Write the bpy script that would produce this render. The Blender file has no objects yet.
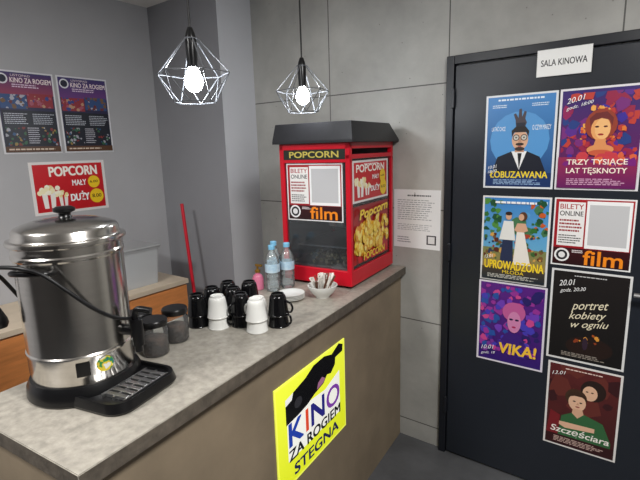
import bpy, bmesh, math, random
from mathutils import Matrix, Vector
random.seed(7)
scene=bpy.context.scene
COL=scene.collection
scene.view_settings.view_transform='Standard'

# ------------------------------------------------------------ helpers
def lin(c):
    o=[]
    for v in c[:3]:
        v/=255.0
        o.append(v/12.92 if v<=0.04045 else ((v+0.055)/1.055)**2.4)
    return (o[0],o[1],o[2],1.0)

def mat(name,col,rough=.5,metal=0,trans=0,ior=1.45,emit=None,estr=0,noise=0,nscale=8,bump=0,bscale=60,col2=None,spec=None,alpha=None,stretch=None):
    m=bpy.data.materials.new(name); m.use_nodes=True
    nt=m.node_tree; b=nt.nodes['Principled BSDF']
    b.inputs['Base Color'].default_value=lin(col)
    b.inputs['Roughness'].default_value=rough
    b.inputs['Metallic'].default_value=metal
    b.inputs['Transmission Weight'].default_value=trans
    b.inputs['IOR'].default_value=ior
    if spec is not None: b.inputs['Specular IOR Level'].default_value=spec
    if alpha is not None: b.inputs['Alpha'].default_value=alpha
    if emit: 
        b.inputs['Emission Color'].default_value=lin(emit); b.inputs['Emission Strength'].default_value=estr
    tc=None
    if noise or bump:
        tc=nt.nodes.new('ShaderNodeTexCoord'); mp=nt.nodes.new('ShaderNodeMapping')
        nt.links.new(tc.outputs['Object'],mp.inputs['Vector'])
        if stretch: mp.inputs['Scale'].default_value=stretch
    if noise:
        n=nt.nodes.new('ShaderNodeTexNoise'); n.inputs['Scale'].default_value=nscale; n.inputs['Detail'].default_value=8; n.inputs['Roughness'].default_value=.6
        nt.links.new(mp.outputs[0],n.inputs['Vector'])
        r=nt.nodes.new('ShaderNodeValToRGB')
        c2=col2 or tuple(max(0,c*(1-noise)) for c in col)
        r.color_ramp.elements[0].position=.3; r.color_ramp.elements[0].color=lin(c2)
        r.color_ramp.elements[1].position=.7; r.color_ramp.elements[1].color=lin(col)
        nt.links.new(n.outputs['Fac'],r.inputs['Fac']); nt.links.new(r.outputs['Color'],b.inputs['Base Color'])
    if bump:
        n2=nt.nodes.new('ShaderNodeTexNoise'); n2.inputs['Scale'].default_value=bscale; n2.inputs['Detail'].default_value=4
        nt.links.new(mp.outputs[0],n2.inputs['Vector'])
        bp=nt.nodes.new('ShaderNodeBump'); bp.inputs['Strength'].default_value=bump; bp.inputs['Distance'].default_value=.01
        nt.links.new(n2.outputs['Fac'],bp.inputs['Height']); nt.links.new(bp.outputs['Normal'],b.inputs['Normal'])
    return m

def newobj(name,bm,mats,smooth=False,loc=(0,0,0),rot=0,parent=None,autos=None):
    me=bpy.data.meshes.new(name)
    bmesh.ops.recalc_face_normals(bm,faces=bm.faces)
    bm.to_mesh(me); bm.free()
    if not isinstance(mats,(list,tuple)): mats=[mats]
    for m in mats: me.materials.append(m)
    if smooth:
        for p in me.polygons: p.use_smooth=True
        if autos:
            try: me.set_sharp_from_angle(angle=math.radians(autos))
            except Exception: pass
    o=bpy.data.objects.new(name,me); COL.objects.link(o)
    o.location=loc; o.rotation_euler=(0,0,rot)
    if parent: o.parent=parent
    return o

def thing(name,label,cat,loc=(0,0,0),rot=0,group=None):
    e=bpy.data.objects.new(name,None); e.empty_display_size=.05; COL.objects.link(e)
    e.location=loc; e.rotation_euler=(0,0,rot)
    tag(e,label,cat,group); return e
def tag(o,label,cat,group=None):
    o['label']=label; o['category']=cat
    if group: o['group']=group
def struct(o): o['kind']='structure'; return o

def addbox(bm,x0,y0,z0,x1,y1,z1,bev=0,mi=0):
    g=bmesh.ops.create_cube(bm,size=1)
    vs=g['verts']
    M=Matrix.Translation(((x0+x1)/2,(y0+y1)/2,(z0+z1)/2))@Matrix.Diagonal((abs(x1-x0),abs(y1-y0),abs(z1-z0),1))
    bmesh.ops.transform(bm,matrix=M,verts=vs)
    fs=set(f for v in vs for f in v.link_faces)
    for f in fs: f.material_index=mi
    if bev:
        es=list(set(e for v in vs for e in v.link_edges))
        r=bmesh.ops.bevel(bm,geom=es,offset=bev,segments=2,affect='EDGES',profile=.5)
        for f in r['faces']: f.material_index=mi
def box(name,a,b,m,bev=0,**k):
    bm=bmesh.new(); addbox(bm,*a,*b,bev=bev); return newobj(name,bm,m,**k)

def addlathe(bm,prof,segs=40,c=(0,0,0),mi=0,M=None):
    rings=[]
    for r,z in prof:
        if r<1e-6: v=bm.verts.new((c[0],c[1],c[2]+z)); rings.append([v])
        else: rings.append([bm.verts.new((c[0]+r*math.cos(2*math.pi*i/segs),c[1]+r*math.sin(2*math.pi*i/segs),c[2]+z)) for i in range(segs)])
    for a,b in zip(rings[:-1],rings[1:]):
        for i in range(segs):
            j=(i+1)%segs
            if len(a)==1 and len(b)==1: continue
            if len(a)==1: f=bm.faces.new((a[0],b[i],b[j]))
            elif len(b)==1: f=bm.faces.new((a[i],a[j],b[0]))
            else: f=bm.faces.new((a[i],a[j],b[j],b[i]))
            f.material_index=mi
    if M is not None:
        vs=[v for r in rings for v in r]; bmesh.ops.transform(bm,matrix=M,verts=vs)
def lathe(name,prof,m,segs=40,autos=35,**k):
    bm=bmesh.new(); addlathe(bm,prof,segs); return newobj(name,bm,m,smooth=True,autos=autos,**k)

def catmull(pts,n=8):
    pts=[Vector(p) for p in pts]; P=[pts[0]]+pts+[pts[-1]]; out=[]
    for i in range(1,len(P)-2):
        for k in range(n):
            t=k/n; a,b,c,d=P[i-1],P[i],P[i+1],P[i+2]
            out.append(.5*((2*b)+(-a+c)*t+(2*a-5*b+4*c-d)*t*t+(-a+3*b-3*c+d)*t**3))
    out.append(pts[-1]); return out
def addtube(bm,pts,r,segs=8,mi=0):
    pts=[Vector(p) for p in pts]; rings=[]
    up=Vector((0,0,1))
    prev=None
    for i,p in enumerate(pts):
        t=(pts[min(i+1,len(pts)-1)]-pts[max(i-1,0)])
        if t.length<1e-9: t=Vector((0,0,1))
        t.normalize()
        if prev is None:
            s=t.cross(up)
            if s.length<.01: s=t.cross(Vector((1,0,0)))
        else:
            s=prev-t*prev.dot(t)
            if s.length<1e-4: s=t.cross(up)
        s.normalize(); prev=s; q=t.cross(s)
        rings.append([bm.verts.new(p+r*(math.cos(2*math.pi*k/segs)*s+math.sin(2*math.pi*k/segs)*q)) for k in range(segs)])
    for a,b in zip(rings[:-1],rings[1:]):
        for k in range(segs):
            j=(k+1)%segs; f=bm.faces.new((a[k],a[j],b[j],b[k])); f.material_index=mi
    f=bm.faces.new(rings[0][::-1]); f.material_index=mi
    f=bm.faces.new(rings[-1]); f.material_index=mi
def tube(name,pts,r,m,segs=8,**k):
    bm=bmesh.new(); addtube(bm,pts,r,segs); return newobj(name,bm,m,smooth=True,autos=50,**k)

# ------------------------------------------------------------ printed sheets
_tc={}
def textgeo(s,italic):
    key=(s,italic)
    if key in _tc: return _tc[key]
    cu=bpy.data.curves.new('t','FONT'); cu.body=s; cu.size=1; cu.shear=italic; cu.resolution_u=4; cu.fill_mode='FRONT'
    o=bpy.data.objects.new('t',cu); COL.objects.link(o)
    dg=bpy.context.evaluated_depsgraph_get(); ev=o.evaluated_get(dg); me=ev.to_mesh()
    vs=[(v.co.x,v.co.y) for v in me.vertices]; fs=[tuple(p.vertices) for p in me.polygons]
    ev.to_mesh_clear(); bpy.data.objects.remove(o); bpy.data.curves.remove(cu)
    _tc[key]=(vs,fs); return vs,fs

class Art:
    """flat print, unit coordinates x 0..1, y 0..1; built in local XZ facing -Y"""
    def __init__(s,w,h,paper=(240,240,240),th=.0012):
        s.w,s.h=w,h; s.v=[];s.f=[];s.c=[]; s.l=th; s.step=.00004; s.th=th
        P=[(0,0,0),(w,0,0),(w,0,h),(0,0,h),(0,-th,0),(w,-th,0),(w,-th,h),(0,-th,h)]
        s.v+=P
        for q in [(0,3,2,1),(4,5,6,7),(0,1,5,4),(1,2,6,5),(2,3,7,6),(3,0,4,7)]:
            s.f.append(q); s.c.append([lin(paper)]*4)
    def poly(s,pts,col,cols=None):
        s.l+=s.step; b=len(s.v)
        for x,y in pts:
            x=min(1,max(0,x)); y=min(1,max(0,y)); s.v.append((x*s.w,-s.l,y*s.h))
        s.f.append(tuple(range(b,b+len(pts)))); s.c.append([lin(c) for c in (cols or [col]*len(pts))])
    def rect(s,x0,y0,x1,y1,col,top=None):
        top=top or col; s.poly([(x0,y0),(x1,y0),(x1,y1),(x0,y1)],col,[col,col,top,top])
    def ell(s,cx,cy,rx,ry,col,n=18,rot=0,a0=0,a1=360):
        pts=[]
        for i in range(n):
            a=math.radians(a0+(a1-a0)*i/(n if a1-a0>=360 else n-1)); x=rx*math.cos(a); y=ry*math.sin(a)
            X=x*s.w*math.cos(rot)-y*s.h*math.sin(rot); Y=x*s.w*math.sin(rot)+y*s.h*math.cos(rot)
            pts.append((cx+X/s.w,cy+Y/s.h))
        s.poly(pts,col)
    def circ(s,cx,cy,r,col,n=20): s.ell(cx,cy,r,r*s.w/s.h,col,n)
    def blobs(s,x0,y0,x1,y1,cols,n,size,asp=1):
        for i in range(n):
            cx=random.uniform(x0,x1); cy=random.uniform(y0,y1); r=size*random.uniform(.4,1.2); k=random.randint(5,8); ph=random.random()*6
            pts=[]
            for j in range(k):
                a=ph+2*math.pi*j/k; rr=r*random.uniform(.6,1.1)
                pts.append((min(x1,max(x0,cx+rr*math.cos(a))),min(y1,max(y0,cy+rr*asp*math.sin(a)*s.w/s.h))))
            s.poly(pts,random.choice(cols))
    def text(s,t,x0,y0,x1,y1,col,bold=.012,it=0,rot=0):
        vs,fs=textgeo(t,it)
        if not vs: return
        ax=min(v[0] for v in vs);bx=max(v[0] for v in vs);ay=min(v[1] for v in vs);by=max(v[1] for v in vs)
        cx=(x0+x1)/2; cy=(y0+y1)/2; e=bold*1.3*(y1-y0)*s.h
        for ox,oy in ([(0,0)] if bold<=0 else [(-e,-e*.6),(e,-e*.6),(-e,e*.6),(e,e*.6),(0,0)]):
            s.l+=s.step*.3; b=len(s.v)
            for x,y in vs:
                X=((x-ax)/(bx-ax)-.5)*(x1-x0)*s.w+ox; Y=((y-ay)/(by-ay)-.5)*(y1-y0)*s.h+oy
                s.v.append((cx*s.w+X*math.cos(rot)-Y*math.sin(rot),-s.l,cy*s.h+X*math.sin(rot)+Y*math.cos(rot)))
            for f in fs: s.f.append(tuple(i+b for i in f)); s.c.append([lin(col)]*len(f))
        s.l+=s.step*.7
    def lines(s,x0,y0,x1,y1,col,n,fill=.5,ragged=.25):
        h=(y1-y0)/n
        for i in range(n):
            y=y1-(i+1)*h+h*(1-fill)/2; x=x0
            end=x1-random.uniform(0,ragged)*(x1-x0)
            while x<end:
                wd=random.uniform(.03,.1)*(x1-x0)*1.3; s.rect(x,y,min(end,x+wd),y+h*fill,col); s.l-=s.step; x+=wd+.02*(x1-x0)
        s.l+=s.step
    def build(s,name,loc=(0,0,0),rot=0,label=None,cat='poster',group=None,parent=None,m=None,tilt=0):
        me=bpy.data.meshes.new(name); me.from_pydata(s.v,[],s.f)
        at=me.color_attributes.new('Col','FLOAT_COLOR','CORNER')
        for p,c in zip(me.polygons,s.c):
            for k in range(p.loop_total): at.data[p.loop_start+k].color=c[k]
        me.materials.append(m or PRINT)
        o=bpy.data.objects.new(name,me); COL.objects.link(o)
        o.matrix_world=Matrix.Translation(loc)@Matrix.Rotation(rot,4,'Z')@Matrix.Rotation(tilt,4,'Y')
        if parent: 
            o.parent=parent
        if label: tag(o,label,cat,group)
        return o
def printmat(name,rough,es=0):
    m=bpy.data.materials.new(name); m.use_nodes=True; nt=m.node_tree; b=nt.nodes['Principled BSDF']
    a=nt.nodes.new('ShaderNodeAttribute'); a.attribute_name='Col'
    nt.links.new(a.outputs['Color'],b.inputs['Base Color']); b.inputs['Roughness'].default_value=rough
    if es: nt.links.new(a.outputs['Color'],b.inputs['Emission Color']); b.inputs['Emission Strength'].default_value=es
    return m
PRINT=printmat('printed_paper',.34)

# ------------------------------------------------------------ materials
M_left=mat('painted_wall',(180,180,183),.8,noise=.03,nscale=3,bump=.06,bscale=120)
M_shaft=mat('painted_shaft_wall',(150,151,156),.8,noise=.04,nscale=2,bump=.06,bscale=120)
M_shaft_lit=mat('shaft_return_lit_tone',(206,207,212),.8,noise=.03,nscale=2,bump=.06,bscale=120)  # shaft paint lightened: light falling on the right-facing return is put into the colour
M_room=mat('painted_room_wall',(140,138,135),.8,noise=.04,nscale=2)
M_dark=mat('dark_unseen_wall',(62,60,60),.9,noise=.2,nscale=3)  # unseen wall behind the camera, darkened to give the urn dark reflections
M_ceil=mat('ceiling_paint',(228,225,220),.9,noise=.02,nscale=3)
M_floor=mat('dark_floor_concrete',(96,97,100),.45,noise=.25,nscale=3.5,bump=.08,bscale=40)
M_doorm=mat('door_charcoal_paint',(34,38,46),.32,noise=.06,nscale=4,bump=.05,bscale=200)
M_frame=mat('door_frame_paint',(27,30,37),.34,noise=.05,nscale=5)
M_top=mat('counter_concrete_laminate',(170,164,153),.4,noise=.2,nscale=38,bump=.08,bscale=120)
M_base=mat('counter_panel_concrete',(150,134,112),.6,noise=.14,nscale=4,bump=.05,bscale=30)
M_edge=mat('counter_edge',(108,99,88),.6,noise=.3,nscale=25,bump=.2,bscale=60)
M_red=mat('red_enamel',(206,18,40),.28,noise=.05,nscale=5)
M_darkroof=mat('dark_hammered_paint',(42,42,45),.35,metal=.2,noise=.12,nscale=30)
M_steel=mat('stainless_steel',(220,216,210),.19,metal=1,noise=.05,nscale=6,stretch=(1,1,20))
M_steel2=mat('brushed_steel',(200,200,200),.32,metal=1,noise=.05,nscale=10)
M_black=mat('black_plastic',(15,15,17),.28,noise=.1,nscale=20)
M_blackgloss=mat('black_glazed_ceramic',(12,12,14),.12,noise=.1,nscale=20)
M_white=mat('white_glazed_ceramic',(228,228,224),.2,noise=.02,nscale=10)
M_orange=mat('orange_wood_laminate',(218,140,80),.45,noise=.14,nscale=6,stretch=(1,1,8))
M_worktop=mat('cabinet_worktop',(206,190,168),.5,noise=.08,nscale=10)
M_wire=mat('grey_painted_wire',(92,94,98),.45,noise=.05,nscale=20)
M_cord=mat('black_cord',(14,14,16),.45,noise=.1,nscale=30)
M_bulb=mat('led_bulb',(255,255,255),.3,emit=(245,250,255),estr=125,noise=.01,nscale=5)
M_coffee=mat('dark_coffee_beans',(86,60,44),.7,noise=.65,nscale=70,bump=.6,bscale=120)
M_mop=mat('red_plastic_pole',(205,30,50),.35,noise=.05,nscale=10)
M_mophead=mat('grey_mop_yarn',(150,150,150),.9,noise=.3,nscale=60,bump=.6,bscale=100)
M_bluecap=mat('blue_plastic_cap',(130,195,230),.35,noise=.05,nscale=10)
M_label=mat('pale_blue_label',(214,230,236),.5,noise=.4,nscale=35,col2=(130,176,208))
M_pink=mat('pink_soap_liquid',(214,120,150),.25,noise=.1,nscale=10)
M_stick=mat('sugar_sachet_paper',(236,232,224),.6,noise=.1,nscale=40)
M_choc=mat('brown_sachet_paper',(120,80,60),.6,noise=.2,nscale=40)
M_gold=mat('gold_metal',(190,150,70),.3,metal=.9,noise=.1,nscale=12)
def glass(name,col,diff,rough=.04,ior=1.35):
    m=bpy.data.materials.new(name); m.use_nodes=True; nt=m.node_tree; nt.nodes.clear(); N=nt.nodes.new; L=nt.links.new
    o=N('ShaderNodeOutputMaterial'); mx=N('ShaderNodeMixShader'); m2=N('ShaderNodeMixShader'); t=N('ShaderNodeBsdfTransparent'); d=N('ShaderNodeBsdfDiffuse'); g=N('ShaderNodeBsdfAnisotropic')
    t.inputs['Color'].default_value=lin(col); d.inputs['Color'].default_value=lin(tuple(min(255,c+10) for c in col)); g.inputs['Roughness'].default_value=rough
    n=N('ShaderNodeFresnel'); n.inputs['IOR'].default_value=ior
    m2.inputs[0].default_value=diff; L(t.outputs[0],m2.inputs[1]); L(d.outputs[0],m2.inputs[2])
    L(n.outputs[0],mx.inputs[0]); L(m2.outputs[0],mx.inputs[1]); L(g.outputs[0],mx.inputs[2]); L(mx.outputs[0],o.inputs[0])
    return m
M_glass=glass('machine_glass',(226,230,234),.03,ior=1.5)
M_jar=glass('jar_glass',(248,250,249),.07)
M_pet=glass('clear_bottle_plastic',(238,245,248),.16,.08)
M_box=glass('translucent_box_plastic',(242,244,246),.36,.2)

def concrete():
    m=bpy.data.materials.new('concrete_panels'); m.use_nodes=True; nt=m.node_tree; b=nt.nodes['Principled BSDF']; N=nt.nodes.new; L=nt.links.new
    b.inputs['Roughness'].default_value=.62
    tc=N('ShaderNodeTexCoord'); sp=N('ShaderNodeSeparateXYZ'); L(tc.outputs['Object'],sp.inputs[0])
    masks=[]
    def cmp(out,val,eps):
        c=N('ShaderNodeMath'); c.operation='COMPARE'; L(out,c.inputs[0]); c.inputs[1].default_value=val; c.inputs[2].default_value=eps; return c.outputs[0]
    for x in (-1.578,-.877,-.176,.525): masks.append(cmp(sp.outputs['X'],x,.003))
    for z in (1.975,1.35,.73,.11): masks.append(cmp(sp.outputs['Z'],z,.003))
    cur=masks[0]
    for k in masks[1:]:
        a=N('ShaderNodeMath'); a.operation='MAXIMUM'; L(cur,a.inputs[0]); L(k,a.inputs[1]); cur=a.outputs[0]
    n1=N('ShaderNodeTexNoise'); n1.inputs['Scale'].default_value=3; n1.inputs['Detail'].default_value=10; n1.inputs['Roughness'].default_value=.62; L(tc.outputs['Object'],n1.inputs['Vector'])
    r=N('ShaderNodeValToRGB'); r.color_ramp.elements[0].position=.3; r.color_ramp.elements[0].color=lin((154,153,149)); r.color_ramp.elements[1].position=.7; r.color_ramp.elements[1].color=lin((182,181,176)); L(n1.outputs['Fac'],r.inputs[0])
    v=N('ShaderNodeTexVoronoi'); v.inputs['Scale'].default_value=16; L(tc.outputs['Object'],v.inputs['Vector'])
    lt=N('ShaderNodeMath'); lt.operation='LESS_THAN'; lt.inputs[1].default_value=.05; L(v.outputs['Distance'],lt.inputs[0])
    mx0=N('ShaderNodeMix'); mx0.data_type='RGBA'; L(lt.outputs[0],mx0.inputs[0]); L(r.outputs[0],mx0.inputs[6]); mx0.inputs[7].default_value=lin((130,129,125))
    mx=N('ShaderNodeMix'); mx.data_type='RGBA'; L(cur,mx.inputs[0]); L(mx0.outputs[2],mx.inputs[6]); mx.inputs[7].default_value=lin((88,87,84))
    L(mx.outputs[2],b.inputs['Base Color'])
    bp=N('ShaderNodeBump'); bp.inputs['Strength'].default_value=.12; bp.inputs['Distance'].default_value=.01; n3=N('ShaderNodeTexNoise'); n3.inputs['Scale'].default_value=30; n3.inputs['Detail'].default_value=6; L(tc.outputs['Object'],n3.inputs['Vector']); L(n3.outputs['Fac'],bp.inputs['Height']); L(bp.outputs[0],b.inputs['Normal'])
    return m
M_conc=concrete()

# ------------------------------------------------------------ room shell
YB=2.262; XL=-2.83; ZC=2.62; XR=1.9; YF=-2.3
struct(box('floor',(XL-.1,YF-.1,-.1),(XR+.1,YB+.1,0),M_floor))
struct(box('ceiling',(XL-.1,YF-.1,ZC),(XR+.1,YB+.1,ZC+.1),M_ceil))
struct(box('wall_back',(XL-.1,YB,0),(XR+.1,YB+.1,ZC),M_conc))
struct(box('wall_left',(XL-.1,YF,0),(XL,YB,ZC),M_left))
struct(box('wall_right',(XR,YF,0),(XR+.1,YB,ZC),M_room))
struct(box('wall_front',(XL-.1,YF-.1,0),(XR+.1,YF,ZC),M_dark))
wc=struct(box('wall_corner',(XL,1.981,0),(-2.168,YB,ZC),M_shaft)); wc.data.materials.append(M_shaft_lit)
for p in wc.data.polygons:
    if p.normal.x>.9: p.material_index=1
d=struct(box('door_1',(-.835,YB-.022,.012),(.13,YB-.001,2.045),M_doorm,bev=.003))
bm=bmesh.new()
addbox(bm,-.877,YB-.03,0,-.84,YB,2.09,.003); addbox(bm,.135,YB-.03,0,.18,YB,2.09,.003); addbox(bm,-.84,YB-.03,2.05,.135,YB,2.09,.003)
struct(newobj('trim_1',bm,M_frame))
for z in (.25,1.1,1.85):
    h=box('hinge',(-.85,YB-.04,z),(-.832,YB-.026,z+.09),M_frame,bev=.003); h.parent=d
bm=bmesh.new(); addbox(bm,.03,YB-.03,.95,.075,YB-.022,1.15,.003); addtube(bm,[(.052,YB-.03,1.06),(.052,YB-.075,1.06),(-.05,YB-.075,1.06)],.01,10)
h=newobj('door_handle',bm,M_steel2); h.parent=d

# ------------------------------------------------------------ counter
A=.094; ca,sa=math.cos(A),math.sin(A); C0=Vector((-.918,.372,0)); E=Vector((ca,sa,0)); V=Vector((-sa,ca,0)); ZT=1.031
def K(u,v,z=0): return C0-E*u+V*v+Vector((0,0,z))
def prism(name,pts,z0,z1,mats,bev=0):
    bm=bmesh.new(); lo=[bm.verts.new((p[0],p[1],z0)) for p in pts]; hi=[bm.verts.new((p[0],p[1],z1)) for p in pts]
    n=len(pts); f=bm.faces.new(hi); f.material_index=0; g=bm.faces.new(lo[::-1]); g.material_index=0
    for i in range(n):
        j=(i+1)%n; s=bm.faces.new((lo[i],lo[j],hi[j],hi[i])); s.material_index=len(mats)-1
    if bev: bmesh.ops.bevel(bm,geom=[e for e in bm.edges],offset=bev,segments=2,affect='EDGES')
    return newobj(name,bm,mats)
def ywall(u): return (YB-.001-C0.y+E.y*u)/V.y
D=.53
ct=prism('countertop',[K(0,0),K(0,ywall(0)),K(D,ywall(D)),K(D,0)],.987,ZT,[M_top,M_edge],.002)
tag(ct,'grey concrete-look countertop slab running up to the concrete wall','countertop')
cb=prism('counter_base',[K(.03,.03),K(.03,ywall(.03)),K(D-.03,ywall(D-.03)),K(D-.03,.03)],0,.987,[M_base])
tag(cb,'beige-grey bar counter base panelled under the countertop','counter')

# ------------------------------------------------------------ pendant lamps
def pendant(x,y,zc,label,rotz):
    t=thing('pendant_lamp',label,'pendant lamp',(x,y,zc),rotz,'wire cage pendant lamps over the counter')
    top=ZC-zc
    lathe('ceiling_canopy',[(0,top),(.05,top),(.05,top-.02),(.035,top-.03),(0,top-.03)],M_black,32,parent=t)
    tube('cord',[(0,0,.165),(0,0,top-.03)],.0035,M_cord,8,parent=t)
    lathe('socket',[(0,.17),(.008,.168),(.015,.15),(.018,.135),(.018,.08),(.016,.048),(0,.048)],M_black,24,parent=t)
    lathe('bulb',[(0,.048),(.013,.046),(.02,.036),(.027,.018),(.029,.002),(.025,-.014),(.015,-.025),(0,-.029)],M_bulb,24,parent=t)
    bm=bmesh.new(); n=6; w=.002
    T=[(.022*math.cos(2*math.pi*i/n),.022*math.sin(2*math.pi*i/n),.135) for i in range(n)]
    W=[(.117*math.cos(2*math.pi*i/n),.117*math.sin(2*math.pi*i/n),.03) for i in range(n)]
    Bq=[(.068*math.cos(2*math.pi*(i+.5)/n),.068*math.sin(2*math.pi*(i+.5)/n),-.06) for i in range(n)]
    for i in range(n):
        j=(i+1)%n
        for a,b in ((T[i],W[i]),(W[i],W[j]),(T[i],T[j]),(W[i],Bq[i]),(W[j],Bq[i]),(Bq[i],Bq[j])): addtube(bm,[a,b],w,6)
    newobj('wire_cage',bm,M_wire,parent=t)
pendant(-1.25,1.025,1.90,'hexagonal wire cage pendant lamp with lit bulb hanging over the cups',.62)
pendant(-1.307,1.665,1.90,'wire cage pendant lamp with lit bulb beside the red machine',.85)

# ------------------------------------------------------------ posters on the door
yd=YB-.0223
def place(a,name,x,z,label,**k): return a.build(name,(x,yd,z),0,label,**k)
skin=(214,168,138)
a=Art(.30,.417,(225,228,232)); a.rect(.03,.02,.97,.98,(24,56,110),(66,134,198))
a.ell(.5,.52,.42,.3,(84,150,208)); a.lines(.18,.93,.82,.96,(230,240,250),1,.6,0); a.lines(.1,.86,.36,.9,(210,225,240),2,.5); a.lines(.66,.86,.92,.9,(210,225,240),2,.5)
a.text('LATAĆ CHCE',.1,.62,.3,.68,(240,240,240),0); a.text('O CZYM MARZY',.68,.62,.93,.67,(240,240,240),0)
a.poly([(.12,.16),(.2,.34),(.4,.4),(.62,.4),(.8,.34),(.9,.16)],(22,26,40)); a.poly([(.4,.4),(.52,.2),(.62,.4)],(235,235,235)); a.poly([(.49,.38),(.52,.2),(.55,.38)],(20,20,25))
a.poly([(.45,.39),(.45,.46),(.58,.46),(.58,.39)],(196,148,120)); a.ell(.515,.52,.115,.105,skin); a.poly([(.4,.55),(.39,.62),(.45,.66),(.58,.665),(.64,.61),(.63,.55),(.6,.6),(.5,.6),(.43,.6)],(30,24,22)); a.ell(.515,.475,.06,.016,(50,36,30)); a.ell(.515,.425,.07,.022,(60,44,36)); a.ell(.515,.452,.03,.007,(170,90,80))
a.poly([(.505,.55),(.49,.495),(.54,.495),(.525,.55)],(190,140,112))
for cx in (.46,.57): a.circ(cx,.545,.047,(25,25,25)); a.circ(cx,.545,.036,(200,196,186)); a.circ(cx,.545,.012,(30,30,30))
a.poly([(.45,.66),(.44,.73),(.41,.79),(.44,.8),(.48,.75),(.485,.84),(.52,.845),(.53,.76),(.56,.82),(.59,.81),(.575,.74),(.6,.7),(.58,.66)],(70,60,66)); a.poly([(.46,.66),(.45,.7),(.58,.7),(.57,.66)],(30,34,48))
a.rect(.03,.02,.97,.17,(20,48,98)); a.text('ŁOBUZAWANA',.1,.115,.92,.185,(238,210,40),.02); a.text('10.01',.06,.215,.2,.25,(245,245,245),0,.4,.2); a.text('18:00',.06,.17,.2,.2,(245,245,245),0,.4,.2)
a.lines(.15,.04,.85,.1,(150,180,215),4,.5)
place(a,'poster',-.685,1.475,'blue film poster of a man in glasses on the door')
a=Art(.303,.418,(228,226,230)); a.rect(.03,.02,.97,.98,(110,24,80),(50,30,110))
a.blobs(.05,.3,.95,.95,[(150,30,70),(190,60,50),(90,40,140),(60,40,150),(120,40,120),(150,30,90),(36,60,130)],70,.09)
for k in range(46):
    an=k*2.4; rr_=.1+.2*(k%7)/7; a.blobs(.52+rr_*math.cos(an)-.03,.62+rr_*.72*math.sin(an)-.03,.52+rr_*math.cos(an)+.03,.62+rr_*.72*math.sin(an)+.03,[(226,120,50),(200,70,50),(240,170,80),(170,40,60),(120,30,90)],2,.045)
a.ell(.52,.64,.19,.15,(150,60,40)); a.ell(.52,.6,.115,.115,(232,164,100)); a.ell(.54,.6,.09,.1,(242,186,122)); a.poly([(.4,.62),(.38,.7),(.45,.75),(.58,.76),(.66,.7),(.65,.62),(.62,.68),(.52,.7),(.44,.68)],(110,40,40))
a.ell(.475,.62,.025,.009,(80,30,30)); a.ell(.575,.62,.025,.009,(80,30,30)); a.ell(.525,.545,.035,.01,(160,40,40)); a.poly([(.47,.5),(.44,.4),(.62,.4),(.58,.5)],(222,146,90)); a.ell(.53,.4,.16,.05,(222,146,90)); a.ell(.53,.37,.14,.03,(200,90,60))
a.rect(.03,.02,.97,.33,(100,24,90),(150,40,80)); a.blobs(.05,.24,.95,.38,[(200,60,70),(120,30,120),(220,100,60)],20,.08)
a.text('TRZY TYSIĄCE',.14,.24,.86,.31,(250,236,220)); a.text('LAT TĘSKNOTY',.14,.155,.86,.225,(250,236,220)); a.lines(.15,.05,.85,.12,(210,160,190),4,.5)
a.text('20.01',.08,.87,.32,.92,(250,250,250),0,.4,.25); a.text('godz. 18:00',.08,.81,.42,.85,(250,250,250),0,.4,.25)
place(a,'poster',-.378,1.475,'purple and orange film poster with a golden face on the door')
a=Art(.30,.41,(226,226,226)); a.rect(.03,.02,.97,.98,(120,190,215),(60,130,200))
a.blobs(.03,.55,.97,.95,[(200,225,235),(90,160,210),(70,120,80)],14,.1); a.blobs(.03,.6,.3,.97,[(50,110,50),(80,140,60),(30,80,50)],18,.06); a.blobs(.72,.6,.97,.97,[(50,110,50),(200,90,40),(30,80,50)],18,.06)
a.rect(.03,.02,.97,.4,(176,130,70),(120,130,80)); a.blobs(.05,.24,.95,.58,[(170,60,40),(60,100,50),(210,160,80),(120,84,50),(40,60,90),(90,40,30)],80,.04)
a.poly([(.3,.22),(.34,.55),(.48,.55),(.5,.22)],(40,50,80)); a.poly([(.28,.5),(.34,.72),(.48,.72),(.52,.5)],(230,230,226)); a.ell(.41,.775,.045,.042,skin); a.ell(.41,.805,.05,.022,(50,34,26))
a.poly([(.5,.22),(.54,.62),(.64,.62),(.76,.22)],(236,230,222)); a.poly([(.5,.62),(.54,.7),(.66,.7),(.7,.62),(.64,.6),(.54,.6)],skin); a.ell(.62,.78,.06,.05,(90,56,34)); a.ell(.595,.77,.04,.038,skin)
a.rect(.03,.02,.97,.17,(30,40,50),(70,60,50)); a.text('UPROWADZONA',.07,.15,.95,.25,(248,214,50),.02); a.text('MŁODA',.35,.1,.67,.14,(248,214,50),.0); a.lines(.12,.04,.88,.09,(200,200,190),3,.5)
a.lines(.2,.91,.8,.95,(245,245,245),1,.6,0)
a.text('13.01',.06,.27,.2,.31,(250,250,250),0,.4,.2)
place(a,'poster',-.683,1.028,'colourful film poster of a couple on a beach on the door')
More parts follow.
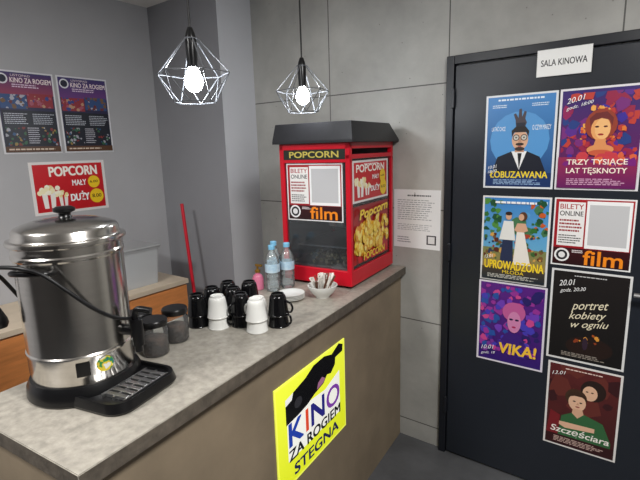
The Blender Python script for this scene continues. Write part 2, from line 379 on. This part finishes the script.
def codeposter(w,h,th=.0012):
    a=Art(w,h,(236,236,236),th); a.rect(.02,.02,.98,.98,(150,22,34),(170,26,36))
    a.rect(.06,.3,.4,.94,(238,236,234)); a.text('BILETY',.08,.84,.38,.91,(170,20,30)); a.text('ONLINE',.08,.74,.38,.81,(30,30,30)); a.lines(.08,.5,.38,.7,(150,30,40),4,.5); a.lines(.08,.33,.38,.47,(60,60,60),4,.45)
    a.rect(.42,.28,.96,.96,(244,244,244)); a.rect(.455,.33,.925,.91,(196,196,198))
    a.rect(.02,.02,.98,.27,(40,12,16),(60,14,20)); a.circ(.14,.16,.1,(240,240,240)); a.circ(.14,.16,.075,(40,40,44)); a.circ(.14,.16,.045,(230,230,230)); a.lines(.27,.2,.44,.25,(235,225,225),2,.5); a.text('film',.42,.04,.9,.25,(244,140,30),.02)
    return a
place(codeposter(.30,.30),'poster',-.372,1.14,'red and white ticket information sheet on the door')
a=Art(.305,.425,(222,222,222)); a.rect(.03,.02,.97,.98,(18,16,16),(30,26,26)); a.ell(.55,.18,.3,.12,(36,22,18)); a.blobs(.35,.2,.68,.34,[(170,80,30),(220,150,60),(140,60,30)],10,.035); a.ell(.5,.22,.035,.07,(50,34,50))
a.text('portret',.28,.57,.76,.67,(236,226,196),0,.5,.15); a.text('kobiety',.26,.47,.74,.57,(236,226,196),0,.5,.15); a.text('w ogniu',.3,.38,.78,.47,(236,226,196),0,.5,.15)
a.text('20.01',.1,.83,.32,.89,(240,240,240),0,.4,.2); a.text('godz. 20:30',.12,.76,.46,.81,(240,240,240),0,.4,.2); a.lines(.2,.05,.8,.1,(150,140,130),3,.5); a.lines(.3,.93,.7,.95,(200,200,200),1,.5,0)
place(a,'poster',-.364,.698,'black film poster with cream handwritten title on the door')
a=Art(.31,.415,(220,214,226)); a.rect(.03,.02,.97,.98,(50,24,110),(90,30,130))
a.blobs(.04,.15,.96,.96,[(150,50,150),(70,60,180),(200,70,140),(40,30,100),(110,60,180),(40,80,160)],110,.08); a.ell(.55,.66,.17,.12,(190,90,150)); a.ell(.56,.54,.1,.13,(206,130,176)); a.ell(.515,.57,.03,.012,(30,20,60)); a.ell(.6,.57,.03,.012,(30,20,60)); a.ell(.56,.48,.03,.012,(170,40,90)); a.poly([(.3,.2),(.45,.4),(.65,.4),(.8,.2)],(60,30,120))
a.blobs(.1,.12,.9,.34,[(60,40,140),(120,50,150),(40,30,100)],24,.06)
a.text('VIKA!',.36,.14,.9,.27,(246,196,60),.03,.1,.03); a.text('10.01',.07,.15,.28,.2,(240,240,250),0,.4,.2); a.text('godz. 18',.07,.08,.3,.12,(240,240,250),0,.4,.2)
place(a,'poster',-.686,.608,'purple and pink psychedelic film poster on the door')
a=Art(.296,.42,(228,224,222)); a.rect(.03,.02,.97,.98,(60,24,26),(90,34,34)); a.blobs(.03,.4,.97,.97,[(80,30,30),(56,22,26),(100,44,38)],16,.2)
a.ell(.64,.75,.17,.12,(40,26,22)); a.ell(.6,.715,.1,.085,(224,180,150)); a.ell(.42,.63,.15,.1,(64,44,30)); a.ell(.44,.575,.12,.1,(226,182,152)); a.poly([(.3,.62),(.33,.68),(.45,.7),(.56,.66),(.57,.62),(.5,.65),(.4,.65)],(60,40,28)); a.ell(.4,.585,.02,.008,(40,30,26)); a.ell(.49,.58,.02,.008,(40,30,26)); a.ell(.56,.73,.018,.007,(40,30,26)); a.ell(.63,.73,.018,.007,(40,30,26)); a.ell(.45,.525,.03,.008,(150,70,66)); a.poly([(.45,.58),(.43,.55),(.47,.55)],(200,150,120))
a.poly([(.2,.1),(.24,.38),(.42,.46),(.52,.46),(.8,.4),(.92,.2),(.92,.1)],(52,100,60)); a.poly([(.39,.5),(.38,.44),(.46,.39),(.54,.45),(.52,.5)],(214,168,138)); a.poly([(.1,.3),(.3,.24),(.7,.27),(.7,.32),(.3,.31)],(226,180,150)); a.poly([(.03,.1),(.08,.42),(.22,.38),(.2,.1)],(120,30,36))
a.rect(.03,.02,.97,.14,(52,20,22)); a.text('Szczęściara',.1,.15,.9,.25,(246,240,232),.012,.15); a.text('13.01',.06,.86,.26,.9,(244,244,244),0,.4,.2); a.lines(.15,.05,.85,.12,(200,170,160),4,.5); a.lines(.25,.93,.75,.955,(230,200,190),1,.5,0)
place(a,'poster',-.352,.26,'dark red film poster of an embracing couple on the door')
a=Art(.205,.108,(232,232,230)); a.rect(.02,.04,.98,.96,(238,238,236)); a.text('SALA KINOWA',.08,.38,.92,.62,(30,30,34),.012)
a.build('door_sign',(-.476,YB-.0305,1.951),0,'white paper sign with the words sala kinowa above the door','sign')
a=Art(.265,.315,(232,233,234)); a.lines(.3,.88,.8,.92,(80,84,90),1,.6,0); a.lines(.08,.48,.92,.84,(150,152,158),10,.35); a.lines(.08,.3,.92,.42,(160,162,168),4,.35); a.lines(.08,.08,.4,.2,(130,132,140),3,.4); a.rect(.72,.08,.92,.24,(60,60,64)); a.rect(.75,.1,.89,.22,(225,225,225)); a.text('i',.45,.88,.47,.95,(60,60,60))
a.build('notice_sheet',(-1.168,YB-.0002,1.138),0,'white printed notice sheet taped on the concrete wall','notice')

# ------------------------------------------------------------ posters on left wall
def kinop(seed,hc):
    random.seed(seed); a=Art(.30,.435,(226,226,230)); a.rect(.03,.02,.97,.98,(36,38,56),(50,44,90)); a.rect(.03,.72,.97,.98,hc,(60,54,110)); a.circ(.14,.9,.09,(230,230,235)); a.circ(.14,.9,.065,(40,40,60))
    a.text('LISTOPAD',.28,.935,.6,.96,(250,230,230),.0); a.text('KINO ZA ROGIEM',.26,.86,.95,.92,(255,240,240),.014); a.lines(.28,.8,.8,.85,(230,210,230),2,.5)
    for i,(x,y) in enumerate([(.05,.55),(.5,.57)]): 
        cc=[[(50,80,130),(120,90,60),(180,180,190),(110,50,50)],[(150,50,60),(170,90,110),(60,70,140),(190,150,120)]][(i+seed)%2]; a.rect(x,y,x+.44,y+.17,cc[0]); a.blobs(x,y,x+.44,y+.17,cc,30,.04)
    a.rect(.05,.1,.95,.53,(28,32,44)); a.lines(.08,.36,.48,.5,(200,205,215),6,.4); a.lines(.55,.36,.93,.5,(190,195,205),6,.4)
    cc=[(50,90,130),(160,130,70),(170,170,180),(130,50,50),(50,100,70),(28,32,44)]
    a.blobs(.06,.1,.4,.33,cc,36,.035); a.blobs(.66,.1,.94,.33,cc,26,.035); a.lines(.43,.12,.64,.33,(200,200,210),8,.4); a.rect(.03,.02,.97,.09,(90,60,40)); a.lines(.08,.04,.9,.07,(220,200,180),1,.6); return a
kinop(2,(150,60,90)).build('poster',(XL+.0003,1.022,1.70),math.pi/2,'dark blue cinema programme poster on the grey wall','poster')
kinop(5,(110,60,130)).build('poster',(XL+.0003,1.338,1.70),math.pi/2,'dark purple cinema programme poster on the grey wall','poster')
random.seed(11)
def kernels(a,x0,y0,x1,y1,n,r):
    for k in range(n):
        cx=random.uniform(x0,x1); cy=random.uniform(y0,y1); a.circ(cx,cy,r*random.uniform(.7,1.2),random.choice([(226,170,40),(240,200,60),(222,150,40)]),8)
        for q in range(3): a.circ(cx+random.uniform(-.6,.6)*r,cy+random.uniform(-.5,.7)*r*a.w/a.h,r*.5,random.choice([(250,220,90),(246,200,70),(252,230,130)]),7)
def tub(a,x,y,s):
    a.poly([(x-.7*s*.6,y),(x-s*.6,y+s*1.5),(x+s*.6,y+s*1.5),(x+.7*s*.6,y)],(245,240,235))
    for k in (-.4,0,.4): a.poly([(x+k*s-.07*s,y),(x+k*s*1.3-.09*s,y+s*1.5),(x+k*s*1.3+.09*s,y+s*1.5),(x+k*s+.07*s,y)],(200,30,40))
    for k in range(16): a.circ(x+random.uniform(-.6,.6)*s,y+s*1.5+random.uniform(-.1,.5)*s,.16*s,random.choice([(250,240,200),(245,225,160),(255,250,230)]),8)
def popposter(w,h,th=.0012,white=False):
    a=Art(w,h,(232,228,226),th); a.rect(.04,.05,.96,.95,(196,26,36),(206,30,40))
    if white: a.lines(.3,.88,.7,.93,(250,220,220),1,.6,0)
    a.text('POPCORN',.24 if not white else .1,.72,.88,.9,(255,250,240),.035)
    tub(a,.2,.12,.21); tub(a,.38,.14,.14)
    a.text('MAŁY',.52,.52,.71,.63,(255,255,255),.02); a.text('DUŻY',.48,.22,.73,.4,(255,255,255),.03)
    a.circ(.82,.57,.085,(246,206,40)); a.text('6,00',.765,.545,.875,.6,(60,20,20)); a.circ(.84,.28,.1,(246,206,40)); a.text('8,00',.775,.24,.905,.32,(60,20,20)); return a
popposter(.435,.30).build('poster',(XL+.0003,1.127,1.352),math.pi/2,'red popcorn price poster on the grey wall','poster')

# ------------------------------------------------------------ yellow sign on counter
a=Art(.515,.42,(244,250,90),.004)
a.rect(.015,.02,.985,.98,(226,236,36),(238,246,66))
a.poly([(.13,.24),(.13,.62),(.3,.66),(.66,.62),(.9,.7),(.9,.24)],(242,242,234))
a.poly([(.12,.6),(.12,.84),(.22,.86),(.38,.9),(.5,.96),(.66,.97),(.78,.93),(.9,.99),(.97,.95),(.96,.88),(.84,.87),(.83,.8),(.76,.74),(.7,.76),(.64,.7),(.5,.67),(.4,.63),(.28,.61)],(14,14,16))
a.poly([(.54,.69),(.56,.75),(.62,.78),(.67,.74),(.64,.71)],(150,100,130)); a.poly([(.12,.84),(.22,.86),(.2,.8),(.12,.78)],(230,230,224)); a.ell(.28,.73,.05,.05,(44,44,48))
a.text('K',.15,.37,.33,.59,(30,60,160),.03); a.text('I',.37,.37,.405,.59,(216,70,40),.01); a.text('N',.45,.37,.64,.59,(36,36,120),.03); a.text('O',.68,.37,.89,.59,(120,60,160),.02)
a.text('ZA ROGIEM',.14,.23,.9,.335,(20,20,26),.035); a.text('STEGNA',.2,.06,.86,.17,(24,30,70),.035)
v0=(1.066-C0.y+E.y*.03)/V.y
q=K(.0297,v0,.445)
a.build('sign_board',q,math.pi/2+A,'fluorescent yellow kino za rogiem stegna sign on the counter panel','sign',m=printmat('fluorescent_glow_print',.22,.5))  # emission added to the print: the sign glows though it is no lamp

# ------------------------------------------------------------ popcorn machine
PW,PD,PH=.38,.50,.674
F=Vector((-1.116,1.74,0)); cen=F-E*(PW/2)+V*(PD/2)
pm=thing('popcorn_machine','red glass-sided popcorn machine with dark roof on the counter','popcorn machine',(cen.x,cen.y,ZT),A)
hw,hd=PW/2,PD/2; ps=.024
bm=bmesh.new()
for sx in (-1,1):
    for sy in (-1,1):
        x=sx*(hw-ps/2); y=sy*(hd-ps/2); addbox(bm,x-ps/2,y-ps/2,.08,x+ps/2,y+ps/2,PH,.003)
for z0,z1 in ((.645,PH),(.585,.60)):
    addbox(bm,-hw,-hd+.001,z0,hw,-hd+ps,z1,.002); addbox(bm,-hw,hd-ps,z0,hw,hd-.001,z1,.002)
addbox(bm,hw-ps,-hd,.645,hw-.001,hd,PH,.002); addbox(bm,-hw+.001,-hd,.645,-hw+ps,hd,PH,.002)
addbox(bm,hw-ps,-hd,.60,hw-.001,hd,.62,.002)
newobj('frame',bm,M_red,parent=pm)
box('base',(-hw,-hd,.012),(hw,hd,.085),M_red,bev=.004,parent=pm)
for sx in (-1,1):
    for sy in (-1,1):
        lathe('foot',[(0,0),(.014,0),(.016,.012),(0,.012)],M_black,16,loc=(sx*(hw-.03),sy*(hd-.03),0),parent=pm)
bm=bmesh.new()
def ring(x0,x1,y0,y1,z): return [bm.verts.new(p) for p in ((x0,y0,z),(x1,y0,z),(x1,y1,z),(x0,y1,z))]
rs=[ring(-hw-.024,hw+.024,-hd-.02,hd+.02,PH),ring(-hw-.024,hw+.024,-hd-.02,hd+.02,PH+.012),ring(-hw-.012,hw+.012,-hd-.006,hd-.08,PH+.09),ring(-hw-.008,hw+.008,-hd,hd-.085,PH+.092)]
bm.faces.new(rs[0][::-1]); bm.faces.new(rs[-1])
for a_,b_ in zip(rs[:-1],rs[1:]):
    for i in range(4): bm.faces.new((a_[i],a_[(i+1)%4],b_[(i+1)%4],b_[i]))
newobj('roof',bm,M_darkroof,parent=pm)
box('glass_pane',(hw-.014,-hd+ps,.085),(hw-.011,hd-ps,.60),M_glass,parent=pm)
box('glass_pane',(-hw+.011,-hd+ps,.085),(-hw+.014,hd-ps,.645),M_glass,parent=pm)
box('glass_pane',(-hw+ps,-hd+.011,.085),(hw-ps,-hd+.014,.585),M_glass,parent=pm)
box('back_panel',(-hw+ps,hd-.014,.085),(hw-ps,hd-.008,.645),M_steel2,parent=pm)
box('serving_floor',(-hw+.02,-hd+.02,.085),(hw-.02,hd-.02,.095),M_steel2,parent=pm)
box('warming_shelf',(-hw+.03,-hd+.09,.17),(hw-.03,hd-.03,.178),M_steel2,parent=pm)
kt=lathe('kettle',[(0,.24),(.06,.24),(.075,.255),(.08,.34),(.083,.345),(.08,.35),(.05,.36),(0,.365)],M_steel,32,loc=(0,.03,0),parent=pm)
tube('kettle_support',[(0,.03,.36),(0,.03,.672)],.009,M_steel2,10,parent=pm)
bm=bmesh.new()
random.seed(3)
for i in range(200):
    r=abs(random.gauss(0,.07)); an=random.uniform(0,6.28); x=max(-.15,min(.15,r*math.cos(an)*1.2)); y=max(-.2,min(.2,r*math.sin(an)*1.4)); z=.1+max(0,.04-r*.5)*random.random()
    s=random.uniform(.008,.012); g=bmesh.ops.create_icosphere(bm,subdivisions=1,radius=s); 
    for v in g['verts']: v.co=Vector((v.co.x*random.uniform(.8,1.2)+x,v.co.y+y,v.co.z*random.uniform(.7,1.1)+z+.002))
pc=newobj('popcorn',bm,mat('popped_corn',(180,168,130),.8,noise=.4,nscale=60),parent=pm); pc['kind']='stuff'
a=Art(PW-.05,.045,(34,36,30),.002); a.rect(0,0,1,1,(34,38,32)); a.text('POPCORN',.1,.2,.9,.82,(206,190,90),.03)
a.build('header_sign',(-hw+.025,-hd+.003,.60),0,parent=pm)['label']='dark header strip with gold popcorn lettering'
codeposter(.305,.27,.001).build('sticker',(-hw+.032,-hd+.0105,.312),0,parent=pm)['label']='red and white ticket information sheet'
random.seed(5)
b=popposter(PD-.09,.195,.001,True); b.build('sticker',(hw-.0105,-hd+.04,.395),math.pi/2,parent=pm)['label']='red popcorn price sheet'
a=Art(PD-.09,.28,(110,20,24),.001); a.rect(.01,.01,.99,.99,(190,24,30),(150,20,26)); kernels(a,.06,.2,.94,.74,90,.06); a.blobs(.04,.03,.96,.16,[(200,30,36),(170,22,28)],10,.08)
a.text('Popcorn',.1,.76,.9,.96,(250,214,60),.035,.2,.06); a.text('POPCORN',.2,.06,.8,.18,(250,214,60),.03)
a.build('sticker',(hw-.0105,-hd+.04,.10),math.pi/2,parent=pm)['label']='red sheet with a big yellow popcorn picture'

# ------------------------------------------------------------ hot drink urn
UX,UY=-1.303,.592
ur=thing('hot_water_urn','stainless steel hot drink urn with black tap and drip tray','drink dispenser',(UX,UY,ZT),0)
R0=.138
lathe('body',[(0,.05),(R0-.004,.05),(R0-.003,.07),(R0-.001,.075),(R0-.001,.12),(R0+.001,.125),(R0+.001,.13),(R0-.002,.134),(R0-.002,.385),(R0+.002,.39),(R0+.002,.397),(R0-.001,.401),(R0,.42),(R0+.004,.425),(0,.425)],M_steel,72,parent=ur)
lathe('lid',[(0,.425),(R0+.009,.425),(R0+.01,.431),(R0+.008,.436),(R0-.002,.438),(R0-.005,.443),(R0-.007,.458),(R0-.013,.466),(R0-.03,.473),(.08,.481),(.04,.486),(0,.487)],M_steel,72,parent=ur)
lathe('knob',[(0,.487),(.018,.487),(.015,.492),(.015,.498),(.027,.503),(.028,.511),(.02,.516),(0,.517)],M_black,32,parent=ur)
TD=math.radians(13)
lathe('base',[(0,0),(R0+.01,0),(R0+.014,.006),(R0+.012,.03),(R0+.002,.05),(0,.05)],M_black,64,parent=ur)
bm=bmesh.new()
def rr(hx0,hx1,hy,z,c=.05,n=6):
    pts=[]
    for cx,cy,a0 in ((hx1-c,hy-c,0),(hx0+.01,hy-.01,90),(hx0+.01,-hy+.01,180),(hx1-c,-hy+c,270)):
        rad=c if a0 in (0,270) else .01
        for i in range(n+1):
            an=math.radians(a0+90*i/n); pts.append(bm.verts.new((cx+rad*math.cos(an),cy+rad*math.sin(an),z)))
    return pts
r_=[rr(.05,.248,.118,0),rr(.048,.252,.121,.008),rr(.05,.246,.115,.032),rr(.07,.24,.106,.032),rr(.07,.238,.104,.022)]
bm.faces.new(r_[0][::-1]); bm.faces.new(r_[-1])
for p_,q_ in zip(r_[:-1],r_[1:]):
    for i in range(len(p_)): bm.faces.new((p_[i],p_[(i+1)%len(p_)],q_[(i+1)%len(q_)],q_[i]))
dt=newobj('drip_tray',bm,M_black,smooth=True,autos=30,rot=TD,parent=ur)
bm=bmesh.new()
for i in range(7):
    y=-.066+i*.022; addbox(bm,.155,y-.0065,.0225,.228,y+.0065,.033,.001)
for x in (.152,.19,.23): addbox(bm,x-.003,-.08,.0225,x+.003,.08,.032)
g=newobj('tray_grille',bm,M_steel2); g.parent=dt
bm=bmesh.new()
addtube(bm,[(R0-.006,0,.165),(R0+.03,0,.165)],.016,16); addtube(bm,[(R0+.032,0,.195),(R0+.032,0,.12)],.018,16); addtube(bm,[(R0+.032,0,.125),(R0+.032,0,.1)],.011,12)
tp=newobj('tap',bm,M_black,smooth=True,autos=50,rot=math.radians(30),parent=ur)
bm=bmesh.new(); addtube(bm,catmull([(R0+.03,0,.19),(R0+.033,0,.215),(R0+.045,0,.225),(R0+.08,0,.22)],5),.009,10)
lv=newobj('tap_lever',bm,M_black,smooth=True,autos=50); lv.parent=tp
def pol(r,deg,z): return (r*math.cos(math.radians(deg)),r*math.sin(math.radians(deg)),z)
for base in (-62,118):
    bm=bmesh.new(); addtube(bm,catmull([pol(R0-.004,base-20,.365),pol(R0+.022,base-18,.368),pol(R0+.032,base-8,.372),pol(R0+.032,base+8,.372),pol(R0+.022,base+18,.368),pol(R0-.004,base+20,.365)],6),.008,10)
    newobj('handle',bm,M_black,smooth=True,autos=50,parent=ur)
pts=[pol(.168,-150,.25),pol(.172,-128,.33),pol(.178,-112,.36),pol(.185,-88,.386),pol(.182,-62,.39),pol(.178,-46,.372),pol(.176,-30,.325),pol(.175,-14,.272),pol(.172,2,.232),pol(.168,16,.212),pol(R0+.02,28,.20)]
cd=tube('power_cord',catmull(pts,8),.0052,M_cord,8,parent=ur)
bm=bmesh.new(); addtube(bm,catmull([pol(.178,-112,.36),pol(.19,-120,.34),pol(.195,-122,.29),pol(.192,-122,.25)],6),.005,8)
addlathe(bm,[(0,0),(.02,.002),(.024,.012),(.022,.026),(.014,.045),(.008,.06),(0,.06)],20,c=pol(.192,-122,.20))
pl=newobj('plug',bm,M_black,smooth=True,autos=45); pl.parent=cd
def patch(name,d0,d1,z0,z1,m,r=R0-.0005,parent=ur):
    bm=bmesh.new(); n=8; P=[[bm.verts.new(pol(r,d0+(d1-d0)*i/n,z)) for z in (z0,z1)] for i in range(n+1)]
    for i in range(n): bm.faces.new((P[i][0],P[i+1][0],P[i+1][1],P[i][1]))
    return newobj(name,bm,m,smooth=True,parent=parent)
def stickermat():
    m=bpy.data.materials.new('multicolour_sticker'); m.use_nodes=True; nt=m.node_tree; b=nt.nodes['Principled BSDF']; tc=nt.nodes.new('ShaderNodeTexCoord'); v=nt.nodes.new('ShaderNodeTexNoise'); v.inputs['Scale'].default_value=40; r=nt.nodes.new('ShaderNodeValToRGB'); r.color_ramp.interpolation='CONSTANT'
    nt.links.new(tc.outputs['Object'],v.inputs['Vector']); nt.links.new(v.outputs['Fac'],r.inputs[0]); nt.links.new(r.outputs[0],b.inputs['Base Color']); r.color_ramp.elements[0].color=lin((30,80,150)); r.color_ramp.elements[1].position=.44; r.color_ramp.elements[1].color=lin((50,140,70)); e=r.color_ramp.elements.new(.52); e.color=lin((222,200,60)); e=r.color_ramp.elements.new(.62); e.color=lin((225,225,220)); return m
bm=bmesh.new(); RS=R0+.0008; N_=20; c_=bm.verts.new(pol(RS,-4,.098)); rg=[bm.verts.new(pol(RS,-4+9.5*math.cos(2*math.pi*i/N_),.098+.021*math.sin(2*math.pi*i/N_))) for i in range(N_)]
for i in range(N_): bm.faces.new((c_,rg[i],rg[(i+1)%N_]))
newobj('sticker',bm,stickermat(),smooth=True,parent=ur)
patch('control_panel',-34,-20,.078,.116,M_black,R0+.0008)

# ------------------------------------------------------------ jars
def jar(x,y,label):
    t=thing('storage_jar',label,'jar',(x,y,ZT),0,'coffee jars beside the urn')
    lathe('glass_body',[(0,0),(.039,0),(.043,.006),(.043,.085),(.039,.093),(.039,.1)],M_jar,36,parent=t)
    lathe('contents',[(0,.004),(.0385,.005),(.0395,.01),(.0395,.055),(.03,.06),(0,.058)],M_coffee,36,parent=t)
    lathe('lid',[(0,.1),(.043,.1),(.044,.103),(.044,.116),(.041,.12),(0,.12)],M_black,36,parent=t)
jar(-1.3,.822,'clear glass jar of dark coffee with black lid')
jar(-1.335,.93,'clear glass jar of dark coffee with black lid')
jar(-1.405,.835,'clear glass jar with black lid behind the urn')

# ------------------------------------------------------------ cups (upside down, nested in pairs)
MUGP=[(.0395,0),(.0405,.0015),(.0405,.004),(.039,.006),(.0325,.06),(.030,.072),(.0265,.077),(.0245,.078),(.024,.083),(.02,.083),(.02,.079),(0,.079),(0,.075),(.0245,.0745),(.0285,.069),(.0368,.004),(.038,.0),(.0395,0)]
def mug(x,y,z,kind,ang,label):
    t=thing('cup',label,'cup',(x,y,z),ang,'upside-down cups on the counter')
    m=M_white if kind=='w' else M_blackgloss
    lathe('cup_body',MUGP,m,36,parent=t)
    bm=bmesh.new(); addtube(bm,catmull([(.0385,0,.014),(.05,0,.014),(.057,0,.028),(.051,0,.046),(.0335,0,.054)],5),.0042,8)
    newobj('handle',bm,m,smooth=True,autos=60,parent=t)
L_w='white ceramic cup turned upside down on the counter'; L_b='glossy black ceramic cup turned upside down on the counter'
L_w2='white ceramic cup stacked upside down on another cup'; L_b2='glossy black ceramic cup stacked upside down on another cup'
rv=Vector((.806,.591)); fv=Vector((-.6,.8)); B0=Vector((-1.15,1.145))
for la,de,k,an,st in [(0,0,'w',2.9,2),(-.066,.062,'b',-1.9,2),(-.15,.045,'w',2.0,2),(.076,.048,'b',.1,2),(-.232,.07,'b',2.6,2),(-.108,.146,'b',2.4,2),(-.012,.142,'w',1.9,1),(-.196,.158,'b',2.6,2),(-.145,.232,'b',-2.6,2),(-.056,.226,'b',1.9,2)]:
    P=B0+rv*la+fv*de
    for s in range(st): mug(P.x,P.y,ZT+s*.042,k,an+s*.25,(L_w,L_b)[k=='b'] if s==0 else (L_w2,L_b2)[k=='b'])
for i in range(4):
    o=lathe('saucer',[(0,0),(.03,0),(.034,.003),(.058,.009),(.06,.012),(.057,.012),(.033,.006),(0,.005)],M_white,40,loc=(-1.275,1.49,ZT+i*.0065))
    tag(o,'white ceramic saucer stacked by the cups','saucer','stack of white saucers')
BX,BY=-1.175,1.59
o=lathe('bowl',[(0,0),(.03,0),(.032,.006),(.05,.022),(.064,.046),(.067,.056),(.063,.056),(.058,.044),(.045,.024),(.025,.01),(0,.009)],M_white,48,loc=(BX,BY,ZT)); tag(o,'white ceramic bowl filled with sugar sachets','bowl')
random.seed(9)
for i in range(34):
    an=2*math.pi*i/34*2.4; rad=.006+.03*((i*7)%10)/10; bm=bmesh.new(); addbox(bm,-.0055,-.0012,0,.0055,.0012,.085,.0008)
    o=newobj('sugar_stick',bm,M_stick if i%4 else M_choc); o.location=(BX+rad*math.cos(an),BY+rad*math.sin(an),ZT+.016+rad*.25)
    o.rotation_euler=(-math.sin(an)*.65*rad/.03+random.uniform(-.18,.18),math.cos(an)*.65*rad/.03+random.uniform(-.18,.18),random.uniform(0,3))
    tag(o,'white paper sugar stick standing in the bowl' if i%4 else 'brown paper sugar stick standing in the bowl','sugar stick','sugar sticks in the bowl')
def bottle(x,y,lab):
    t=thing('water_bottle',lab,'bottle',(x,y,ZT),0,'water bottles beside the popcorn machine')
    lathe('bottle_body',[(0,.004),(.02,0),(.031,.003),(.034,.012),(.034,.05),(.031,.055),(.034,.06),(.034,.075),(.031,.08),(.034,.085),(.034,.138),(.03,.158),(.019,.18),(.0135,.19),(.0135,.198)],M_pet,32,parent=t)
    lathe('label_band',[(.0346,.092),(.0348,.094),(.0348,.13),(.0346,.132)],M_label,32,parent=t)
    lathe('cap',[(0,.218),(.013,.218),(.0155,.216),(.0155,.198),(0,.198)],M_bluecap,24,parent=t)
bottle(-1.485,1.62,'clear plastic water bottle with pale blue cap'); bottle(-1.407,1.625,'clear plastic water bottle with pale blue cap'); bottle(-1.432,1.548,'clear plastic water bottle with pale blue cap')
t=thing('soap_bottle','small pink pump bottle standing beside the water bottles','bottle',(-1.507,1.525,ZT))
lathe('bottle_body',[(0,0),(.024,0),(.027,.004),(.027,.055),(.02,.07),(.011,.075),(.011,.083),(0,.083)],M_pink,28,parent=t)
bm=bmesh.new(); addlathe(bm,[(0,.083),(.013,.083),(.013,.095),(.005,.097),(.005,.115),(0,.115)],20); addbox(bm,-.009,-.007,.113,.028,.007,.123,.002); newobj('pump',bm,M_gold,parent=t)

# ------------------------------------------------------------ back cabinet
CX1=-2.36; CY0,CY1=.15,1.77; CH=.90
cab=thing('cabinet','low orange wood cabinet with beige worktop along the grey wall','cabinet',(0,0,0))
box('body',(XL+.002,CY0+.01,.0),(CX1-.025,CY1-.01,CH-.032),M_orange,parent=cab)
box('worktop',(XL+.002,CY0,CH-.03),(CX1,CY1,CH),M_worktop,bev=.003,parent=cab)
n=4; st=(CY1-CY0-.02)/n
for i in range(n):
    y0=CY0+.01+i*st; dd=box('door',(CX1-.025,y0+.003,.08),(CX1-.006,y0+st-.003,CH-.038),M_orange,bev=.002,parent=cab)
    bm=bmesh.new(); yy=y0+st-.05 if i%2==0 else y0+.05
    addtube(bm,[(CX1-.006,yy,.62),(CX1+.022,yy,.62),(CX1+.022,yy,.76),(CX1-.006,yy,.76)],.005,8); h=newobj('handle',bm,M_steel2); h.parent=dd
t=thing('storage_box','translucent white plastic storage box on the cabinet','storage box',(-2.57,1.49,CH),0)
bm=bmesh.new()
def ring2(hx,hy,z): return [bm.verts.new((x,y,z)) for x,y in ((-hx,-hy),(hx,-hy),(hx,hy),(-hx,hy))]
rs=[ring2(.12,.12,0),ring2(.135,.135,.22),ring2(.142,.142,.22),ring2(.142,.142,.228),ring2(.13,.13,.228),ring2(.116,.116,.004)]
bm.faces.new(rs[0][::-1]); bm.faces.new(rs[-1])
for a_,b_ in zip(rs[:-1],rs[1:]):
    for i in range(4): bm.faces.new((a_[i],a_[(i+1)%4],b_[(i+1)%4],b_[i]))
newobj('box_body',bm,M_box,parent=t)
box('lid',(-.148,-.148,.229),(.148,.148,.242),M_box,bev=.004,parent=t)
t=thing('mop','red-handled mop leaning in the gap by the grey wall','mop',(0,0,0))
tube('pole',[(-2.29,1.80,.06),(-2.47,1.85,1.36)],.011,M_mop,12,parent=t)
bm=bmesh.new()
for i in range(26):
    an=i*2.4; r=.02+.09*(i/26); addtube(bm,catmull([(-2.29,1.80,.09),(-2.29+r*.5*math.cos(an),1.80+r*.5*math.sin(an),.07),(-2.29+r*math.cos(an),1.80+r*math.sin(an),.008)],3),.007,6)
newobj('mop_head',bm,M_mophead,parent=t)

# ------------------------------------------------------------ lights
def area(name,loc,size,power,col=(1,1,1),rot=(0,0,0)):
    l=bpy.data.lights.new(name,'AREA'); l.shape='RECTANGLE'; l.size=size[0]; l.size_y=size[1]; l.energy=power; l.color=col
    o=bpy.data.objects.new(name,l); COL.objects.link(o); o.location=loc; o.rotation_euler=rot; return o
area('ceiling_light',(.3,.6,ZC-.02),(.45,.45),60,(1,.985,.96))
area('ceiling_light',(-1.5,-.7,ZC-.02),(.45,.45),54,(1,.985,.96))
wd=bpy.data.worlds.new('World'); scene.world=wd; wd.use_nodes=True
wd.node_tree.nodes['Background'].inputs[0].default_value=(.9,.95,1,1); wd.node_tree.nodes['Background'].inputs[1].default_value=.35

# ------------------------------------------------------------ camera
r=Vector((0.80587685,0.5913417,-0.02962255)); u=Vector((-0.09131182,0.17356021,0.98058095)); w=Vector((-0.5849997,0.7875226,-0.19386464))
cam=bpy.data.cameras.new('camera'); co=bpy.data.objects.new('camera',cam); COL.objects.link(co)
co.matrix_world=Matrix((( r.x,u.x,-w.x,0),(r.y,u.y,-w.y,0),(r.z,u.z,-w.z,1.68),(0,0,0,1)))
cam.sensor_width=36; cam.lens=462.19/640*36; cam.clip_start=.02
scene.camera=co
